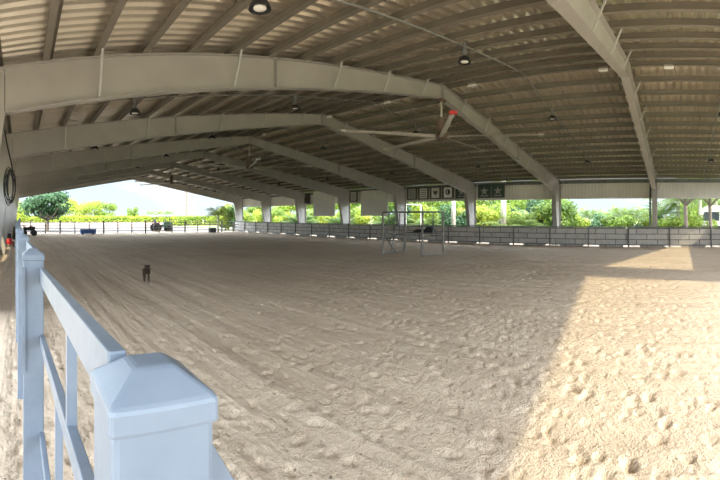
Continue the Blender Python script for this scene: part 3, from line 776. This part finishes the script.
protos['areca'] = proto_palm('areca_palm', 0.9, 1.9, 9, 'x', .04, .5, 'bark', 5, 'leaf_palm', (.5, 1.35))
protos['coconut'] = proto_palm('palm_tree', 2.2, 2.3, 20, 'x', .13, .75, 'palebark', 1)
plist = []
# (kind, px, X, scale)
rngp = random.Random(11)
belt = []
def by_px(kind, px, X, sc): belt.append((kind, px, X, sc))
px = 246
while px < 560:
    k = rngp.choice(['bright', 'bright', 'mid', 'bright', 'gold'] if px > 900 else ['bright', 'mid', 'dark', 'bright', 'mid'])
    by_px(k, px, rngp.uniform(27.5, 30.5), rngp.uniform(.8, 1.05)); px += rngp.uniform(11, 16)
for px in (262, 290, 318, 352, 380, 408, 440, 474, 512, 545): by_px('broadtree', px + rngp.uniform(-4, 4), rngp.uniform(36, 42), rngp.uniform(.9, 1.15))
for px in (300, 340, 395, 428, 520): by_px('areca', px, 27, rngp.uniform(.9, 1.2))
px = 562
while px < 672:
    by_px(rngp.choice(['bright', 'mid', 'areca', 'bright', 'dark']), px, rngp.uniform(29, 33), rngp.uniform(.62, .82)); px += rngp.uniform(12, 17)
for px in (572, 590, 604, 622, 634, 648, 665): by_px('coconut', px, rngp.uniform(31, 38), rngp.uniform(.72, .9))
for px in (672, 684, 700): by_px('bright', px, 29, .7)
for px in (678, 700, 716): by_px('coconut', px, 30 + rngp.uniform(0, 3), 1.35)
for px in (690, 708, 724, 745, 770): by_px('mid', px, 46, 1.35)
for px in (730, 750, 775, 800): by_px('bright', px, 36, 1.2)
by_px('gold', 471, 31.5, 1.0); by_px('gold', 457, 31.5, .95)
NAMES = {'bright': ('yellow-green leafy shrub', 'yellow-green shrubs behind the low wall'), 'mid': ('mid-green leafy bush', 'mid-green bushes behind the low wall'), 'gold': ('golden-leaved shrub', 'golden shrubs behind the low wall'),
         'dark': ('dark green bush', 'dark bushes behind the low wall'), 'broadtree': ('broadleaf tree', 'trees behind the shrub belt'), 'areca': ('clumping feathery palm', 'clumping palms behind the low wall'), 'coconut': ('single-stemmed palm tree', 'palm trees behind the low wall')}
cnt = {}
for kind, px, X, sc in sorted(belt, key=lambda b: b[1]):
    i = cnt.get(kind, 0); cnt[kind] = i + 1
    y = y_at(px, X)
    where = 'counted from the far left end behind the low wall'
    plant(kind, X, y, sc, rngp.uniform(0, 6.28), '%s %s %s' % (ORD[i], NAMES[kind][0], where), NAMES[kind][1])

# pale royal palm trunks and dark tree trunks seen through the openings
def royal(px, X, r_, lab, h=6.5):
    y = y_at(px, X)
    t = thing('royal_palm', lab, 'palm', (X, y, 0), 'tall pale-trunked palms')
    part(MB().tube([(X, y, -.1), (X, y, h * .5), (X, y, h)], r_, 12, r_ * .75), 'trunk', 'palebark', t, smooth=True)
    fm = MB()
    for i in range(14): frond(fm, (X, y, h), i * 2.399, 2.4, .1 + .9 * (i % 5) / 4, .5, .6)
    part(fm, 'fronds', 'leaf_palm', t)
royal(453.5, 26.2, .17, 'tall pale palm trunk just left of the third near column')
royal(503.5, 26.2, .20, 'tall pale palm trunk between the star banners and the next column')
royal(385, 27.0, .14, 'tall pale palm trunk near the wider blank board')
def trunk_tree(px, X, r_, lab, lm, h=3.3):
    y = y_at(px, X)
    t = thing('shade_tree', lab, 'tree', (X, y, 0))
    mb = MB().tube([(X, y, -.1), (X + .05, y, 1.4), (X, y + .05, 2.5), (X, y, h)], r_, 10, r_ * .8)
    for a in range(6):
        mb.tube([(X, y, 2.35), (X + .8 * math.cos(a), y + .8 * math.sin(a), 3.1), (X + 1.6 * math.cos(a), y + 1.6 * math.sin(a), 4.0)], r_ * .5, 6, r_ * .2)
    part(mb, 'trunk', 'bark', t)
    lc = leaf_cloud(2400, 2.6, 2.6, 1.3, 4.3, .3); lc.v = [(a + X, b + y, c) for a, b, c in lc.v]
    part(lc, 'foliage', lm, t)
trunk_tree(686, 26.5, .15, 'dark-trunked tree behind the wall, left of the parked camper', 'leaf_mid')
trunk_tree(710.5, 27.3, .13, 'dark-trunked tree standing in front of the parked camper', 'leaf_mid')

# far left background
def far_tree(kindname, px, r_, h, w, lm, lab, bottom, n=3200, size=.3, cat='tree', group=None):
    a = ang(px); X, Y = r_ * math.sin(a), r_ * math.cos(a)
    t = thing(kindname, lab, cat, (X, Y, 0), group)
    lc = leaf_cloud(n, w / 2, w / 2, (h - bottom) / 2 / .85, (h + bottom) / 2, size, .5, 12); lc.v = [(p[0] + X, p[1] + Y, p[2]) for p in lc.v]
    part(lc, 'foliage', lm, t)
    mb = MB().tube([(X, Y, -.1), (X + .1, Y, bottom * .6), (X, Y, bottom + .4)], w * .03, 8, w * .02)
    for i in range(6):
        b = i * 1.05; mb.tube([(X, Y, bottom * .8), (X + math.cos(b) * w * .2, Y + math.sin(b) * w * .2, bottom + .4), (X + math.cos(b) * w * .33, Y + math.sin(b) * w * .33, (h + bottom) / 2)], w * .014, 5, .02)
    part(mb, 'trunk', 'bark', t)
far_tree('broadleaf_tree', 47, 48, 4.5, 7.4, 'leaf_dark', 'dark green spreading tree beyond the far fence at the left', 1.5, 4600, .36)
far_tree('round_tree', 14, 58, 4.0, 6.0, 'leaf_bright', 'bright yellow-green tree beside the left column, beyond the far fence', .9)
far_tree('round_tree', 66, 75, 4.8, 6.5, 'leaf_bright', 'bright round tree behind the right side of the dark tree', .8)
far_tree('round_tree', 86, 80, 4.4, 7.0, 'leaf_bright', 'bright round tree just right of the dark tree', .8)
far_tree('round_tree', 104, 82, 4.9, 6.0, 'leaf_mid', 'round mid-green tree standing right of the bright round trees', .8)
far_tree('round_tree', 133, 95, 3.6, 3.6, 'leaf_mid', 'small round tree alone on the hedge line, left of the white canopy', .8)
far_tree('palm_bush', 225, 52, 3.0, 3.0, 'leaf_bright', 'green bush under the roof edge at the far right corner', .4)
far_tree('palm_bush', 233, 50, 2.7, 2.0, 'leaf_mid', 'dark bush beside the far corner column', .3)
xx = ang(218)
pp = copy_tree(protos['coconut'], (44 * math.sin(xx), 44 * math.cos(xx), -.1), 1, .85, 'palm with arching fronds at the far corner, right of the utility pole', 'x'); del pp['group']
for i, (px, w_) in enumerate(((8, 9), (34, 9), (60, 9), (86, 9), (112, 9), (138, 9), (164, 9), (190, 9), (216, 9), (242, 9), (268, 9))):
    a = ang(px); Y = 72.0; X = Y * math.tan(a)
    t = thing('hedge', '%s clipped yellow-green hedge section from the left, beyond the far fence' % ORD[i], 'hedge', (X, Y, 0), 'far hedge sections')
    lc = MB(); vs = []; 
    for q in range(1500):
        p = Vector((X + random.uniform(-2.5, 2.5), Y + random.uniform(-.7, .7), random.uniform(-.1, 1.65) + .12 * math.sin(X + q)))
        d = Vector((random.gauss(0, 1), random.gauss(0, 1) - .6, random.gauss(0, 1) + .3)).normalized(); t1 = d.orthogonal().normalized(); t2 = d.cross(t1); b = len(lc.v); s = .2
        lc.v += [tuple(p - t1 * s), tuple(p + t2 * s * .6), tuple(p + t1 * s), tuple(p - t2 * s * .6)]; lc.f.append((b, b + 1, b + 2, b + 3))
    part(lc, 'foliage', 'leaf_bright', t)
    part(MB().bounds(X - 2.4, X + 2.4, Y - .35, Y + .35, -.1, .9), 'stems', 'bark', t)
a = ang(186.5); X, Y = 88 * math.sin(a), 88 * math.cos(a)
t = thing('utility_pole', 'tall pale utility pole against the sky at the far end', 'pole', (X, Y, 0))
part(MB().tube([(X, Y, -.1), (X, Y, 10.5)], .22, 10, .16), 'shaft', 'bark', t)
part(MB().bounds(X - 1, X + 1, Y - .06, Y + .06, 9.6, 9.75), 'crossarm', 'bark', t)
for s in (-.8, 0.4, .8): part(MB().lathe((X + s, Y, 9.75), [(.04, 0), (.07, .05), (.03, .18)], 8), 'insulator', 'white', t)
for i, px in enumerate((151, 160, 169.5)):
    a = ang(px); r_ = 150
    pp = copy_tree(protos['coconut'], (r_ * math.sin(a), r_ * math.cos(a), -.1), i, 1.15, '%s of three tiny palms on the horizon above the white canopy' % ['left', 'middle', 'right'][i], 'tiny palms on the horizon')

# machine with a white canopy at the far end
a = ang(161); X, Y = 46.5 * math.sin(a), 46.5 * math.cos(a)
t = thing('canopy_tractor', 'small dark green tractor under a white canopy beyond the far fence', 'tractor', (X, Y, 0))
part(MB().bounds(X - .95, X + .95, Y - .8, Y + .8, 1.62, 1.74), 'canopy', 'white', t, bevel=.04)
for sx in (-.8, .8):
    for sy in (-.6, .6): part(MB().tube([(X + sx, Y + sy, .6), (X + sx * .95, Y + sy, 1.62)], .03, 6), 'canopy_post', 'darksteel', t)
part(MB().prism([(X - .3, .5), (X + 1.1, .5), (X + 1.15, .95), (X + .3, 1.05), (X + .2, .75), (X - .3, .75)], Y - .35, Y + .35), 'hood', 'green_body', t, bevel=.03)
part(MB().bounds(X - .75, X - .3, Y - .3, Y + .3, .6, .95), 'seat', 'black', t, bevel=.04)
part(MB().bounds(X - .75, X - .65, Y - .3, Y + .3, .9, 1.35), 'backrest', 'black', t, bevel=.03)
for sx, rr in ((-.6, .48), (.85, .32)):
    for s in (-1, 1): part(MB().lathe((X + sx, Y + s * .55 - .12, rr - .05), [(.08, 0), (rr, .02), (rr, .22), (.08, .24)], 18, 'y'), 'wheel', 'black', t)
# dark quad bike left
a = ang(29); X, Y = 36.5 * math.sin(a), 36.5 * math.cos(a)
t = thing('quad_bike', 'dark quad bike parked inside the far fence below the dark tree', 'quad bike', (X, Y, 0))
part(MB().prism([(X - .5, .45), (X + .5, .45), (X + .55, .75), (X + .15, .85), (X - .1, .72), (X - .5, .78)], Y - .25, Y + .25), 'body', 'black', t, bevel=.04)
part(MB().tube([(X + .2, Y, .8), (X + .1, Y, 1.1)], .03, 6), 'steering_column', 'darksteel', t)
part(MB().tube([(X + .1, Y - .4, 1.15), (X + .1, Y, 1.08), (X + .1, Y + .4, 1.15)], .025, 6), 'handlebar', 'black', t)
part(MB().bounds(X - .65, X - .25, Y - .35, Y + .35, .8, .9), 'rear_rack', 'darksteel', t)
for sx in (-.42, .42):
    for s in (-1, 1): part(MB().lathe((X + sx, Y + s * .42 - .1, .24), [(.06, 0), (.27, .02), (.27, .18), (.06, .2)], 16, 'y'), 'wheel', 'black', t)
# blue trough, dark crate
a = ang(88); X, Y = 38.6 * math.sin(a), 38.6 * math.cos(a)
t = thing('water_trough', 'low blue trough at the foot of the far fence', 'trough', (X, Y, 0))
mb = MB().bounds(X - .7, X + .7, Y - .3, Y - .26, .08, .5); mb.bounds(X - .7, X + .7, Y + .26, Y + .3, .08, .5); mb.bounds(X - .7, X - .66, Y - .27, Y + .27, .08, .5); mb.bounds(X + .66, X + .7, Y - .27, Y + .27, .08, .5); mb.bounds(X - .68, X + .68, Y - .28, Y + .28, .08, .12)
part(mb, 'basin', 'blue', t)
for s in (-.5, .5): part(MB().bounds(X + s - .06, X + s + .06, Y - .28, Y + .28, -.08, .08), 'foot', 'darksteel', t)
part(MB().bounds(X - .74, X + .74, Y - .34, Y - .28, .46, .52), 'rim', 'blue', t)
a = ang(218.5); X, Y = 42 * math.sin(a), 38.9
t = thing('equipment_crate', 'black crate at the foot of the far fence near its right end', 'crate', (X, Y, 0))
part(MB().bounds(X - .33, X + .33, Y - .25, Y + .25, -.05, .42), 'body', 'black', t, bevel=.02)
part(MB().bounds(X - .36, X + .36, Y - .28, Y + .28, .42, .50), 'lid', 'darksteel', t, bevel=.02)

# pink boundary wall beyond gravel
m = MB().bounds(-6, 24, 66.2, 66.5, -.2, .72)
M['pink'] = mat('pink_wall_paint', (0.45, 0.26, 0.22), (0.45, 0.40, 0.37), .12, .8)
tag(m.build('boundary_wall', 'pink', origin=(9, 66.3, 0)), 'low pale pink boundary wall beyond the far fence', 'wall')

# small red gabled shed and car behind the right wall
Xs = 31.0; y0, y1 = y_at(488, Xs), y_at(459, Xs); yc = (y0 + y1) / 2
t = thing('small_shed', 'low shed with red gable and pale roof behind the wall', 'shed', (Xs, yc, 0))
part(MB().prism([(y0 + .2, -.1), (y1 - .2, -.1), (y1 - .2, 1.05), (yc, 1.62), (y0 + .2, 1.05)], Xs, Xs + 3, 'yz'), 'walls', 'shed_red', t)
part(MB().prism([(y0 - .1, .98), (yc, 1.68), (y1 + .1, .98), (y1 + .1, 1.06), (yc, 1.78), (y0 - .1, 1.06)], Xs - .2, Xs + 3.2, 'yz'), 'roof', 'shed_roof', t)
part(MB().bounds(Xs - .03, Xs, yc - .35, yc + .35, 0, .9), 'door', 'darksteel', t)

def car(cx, cy, rz, lab, name, cat, prof, L_, w, wh, paint, wins, z0=.3):
    t = thing(name, lab, cat, (cx, cy, 0))
    t.rotation_euler = (0, 0, rz)
    def P(mb, nm, m_, **k): o = mb.build(nm, m_, parent=t, **k); return o
    P(MB().prism(prof, -w / 2, w / 2), 'body', paint, bevel=.06)
    for poly in wins:
        for s in (-1, 1):
            ya = s * (w / 2 + .004); P(MB().prism(poly, ya - .008, ya + .008), 'window', 'glass')
    for x in (-L_ * .32, L_ * .32):
        for s in (-1, 1): P(MB().lathe((x, s * (w / 2 - .1) - .1, wh), [(.08, 0), (wh, .02), (wh, .2), (.08, .22)], 18, 'y'), 'wheel', 'black')
    return t
car(30.2, y_at(495, 30.2), R(80), 'silver car parked right of the small shed', 'car', 'car', [(-2.1, .3), (2.1, .3), (2.15, .75), (1.1, .9), (.5, 1.38), (-1.1, 1.42), (-1.8, .95), (-2.15, .85)], 4.2, 1.7, .31, 'carpaint',
    [[(.95, .92), (.45, 1.3), (-.2, 1.33), (-.2, .92)], [(-.28, .92), (-.28, 1.33), (-1.05, 1.34), (-1.55, .95)]])
car(31.5, -3.9, R(92), 'cream camper van parked behind the low wall at the right edge', 'camper_van', 'van', [(-3.2, .4), (3.0, .4), (3.1, 1.1), (2.75, 1.35), (2.45, 2.1), (2.1, 2.45), (-3.2, 2.5)], 6.2, 2.2, .38, 'rvpaint',
    [[(2.55, 1.35), (2.3, 2.0), (1.2, 2.0), (1.2, 1.35)], [(.8, 1.35), (.8, 1.9), (-2.6, 1.9), (-2.6, 1.35)], [(3.0, .75), (3.0, 1.0), (-3.1, 1.0), (-3.1, .75)]])
# white pipe frame beyond the wall
Xf = 26.0; ya, yb = y_at(421, Xf), y_at(406, Xf)
t = thing('goal_frame', 'white pipe goal frame behind the low wall, below the printed banners', 'frame', (Xf, (ya + yb) / 2, 0))
for yy in (ya, yb): part(MB().tube([(Xf, yy, -.1), (Xf, yy, 2.55)], .035, 8), 'upright', 'white', t)
part(MB().tube([(Xf, ya, 2.55), (Xf, yb, 2.6)], .035, 8), 'crossbar', 'white', t)

# ------------------------------------------------------------------ light
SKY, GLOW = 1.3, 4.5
SX, SY = 0.29, 1.30
d = Vector((SX, SY, -1)).normalized()
sl = bpy.data.lights.new('sun', 'SUN'); sl.energy = 6.0; sl.angle = R(0.9); sl.color = (1.0, 0.87, 0.58)
so = bpy.data.objects.new('sun', sl); COL.objects.link(so); so.rotation_euler = d.to_track_quat('-Z', 'Y').to_euler(); so.location = (0, -20, 20)

w = bpy.data.worlds.new('world'); SC.world = w; w.use_nodes = True
nt = w.node_tree; bg = nt.nodes['Background']
tc = nt.nodes.new('ShaderNodeTexCoord'); sp = nt.nodes.new('ShaderNodeSeparateXYZ'); nt.links.new(tc.outputs['Generated'], sp.inputs[0])
rp = nt.nodes.new('ShaderNodeValToRGB'); nt.links.new(sp.outputs['Z'], rp.inputs['Fac'])
e = rp.color_ramp.elements; e[0].position = 0.0; e[0].color = (0.72, 0.86, 0.93, 1); e[1].position = 0.6; e[1].color = (0.62, 0.70, 0.82, 1)
k_ = e.new(0.12); k_.color = (0.66, 0.82, 0.94, 1)
nz = nt.nodes.new('ShaderNodeTexNoise'); nz.inputs['Scale'].default_value = 2.2; nz.inputs['Detail'].default_value = 6
mp = nt.nodes.new('ShaderNodeMapping'); mp.inputs['Scale'].default_value = (1, 1, 4); nt.links.new(tc.outputs['Generated'], mp.inputs['Vector']); nt.links.new(mp.outputs[0], nz.inputs['Vector'])
cr = nt.nodes.new('ShaderNodeValToRGB'); cr.color_ramp.elements[0].position = .48; cr.color_ramp.elements[1].position = .68; nt.links.new(nz.outputs['Fac'], cr.inputs['Fac'])
mx = nt.nodes.new('ShaderNodeMix'); mx.data_type = 'RGBA'; mx.inputs['B'].default_value = (0.95, 0.96, 0.97, 1)
nt.links.new(cr.outputs['Color'], mx.inputs['Factor']); nt.links.new(rp.outputs['Color'], mx.inputs['A'])
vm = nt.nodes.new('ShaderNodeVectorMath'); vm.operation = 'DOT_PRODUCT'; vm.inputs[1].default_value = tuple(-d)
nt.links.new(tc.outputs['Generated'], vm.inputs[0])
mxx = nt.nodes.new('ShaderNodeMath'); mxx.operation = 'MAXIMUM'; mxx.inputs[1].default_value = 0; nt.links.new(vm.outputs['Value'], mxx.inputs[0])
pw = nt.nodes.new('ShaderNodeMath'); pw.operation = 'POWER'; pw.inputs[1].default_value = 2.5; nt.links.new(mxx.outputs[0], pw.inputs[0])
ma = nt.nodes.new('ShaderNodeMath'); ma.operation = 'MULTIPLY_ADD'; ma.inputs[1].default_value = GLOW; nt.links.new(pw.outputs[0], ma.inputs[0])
mr = nt.nodes.new('ShaderNodeMapRange'); mr.inputs['From Min'].default_value = 0.09; mr.inputs['From Max'].default_value = 0.17; mr.inputs['To Min'].default_value = SKY; mr.inputs['To Max'].default_value = SKY * 7.5  # sky boosted above the visible band, added to brighten the interior
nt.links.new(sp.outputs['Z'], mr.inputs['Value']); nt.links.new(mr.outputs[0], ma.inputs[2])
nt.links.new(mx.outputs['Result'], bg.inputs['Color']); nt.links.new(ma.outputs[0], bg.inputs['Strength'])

# ------------------------------------------------------------------ camera: a cylindrical panorama, like the photograph
cam = bpy.data.cameras.new('camera'); co = bpy.data.objects.new('camera', cam); COL.objects.link(co); SC.camera = co
co.location = (0, 0, EYE)
YAW = (360 - 22) / 420.0
co.rotation_euler = (R(90), 0, -YAW)
cam.type = 'PANO'; cam.panorama_type = 'CENTRAL_CYLINDRICAL'
cam.central_cylindrical_range_u_min = -360 / 420.0; cam.central_cylindrical_range_u_max = 360 / 420.0
cam.central_cylindrical_range_v_min = -(480 - 216) / 420.0; cam.central_cylindrical_range_v_max = 216 / 420.0
cam.central_cylindrical_radius = 1.0
cam.clip_start = 0.02; cam.clip_end = 1000

for o in list(bpy.data.objects):
    if '_o' in o: del o['_o']
SC.view_settings.view_transform = 'Standard'; SC.view_settings.look = 'None'; SC.view_settings.gamma = 1; SC.view_settings.use_curve_mapping = False
SC.view_settings.exposure = 0.0
SC.cycles.max_bounces = 10; SC.cycles.diffuse_bounces = 8
SC.cycles.sample_clamp_indirect = 6
SC.cycles.use_denoising = True
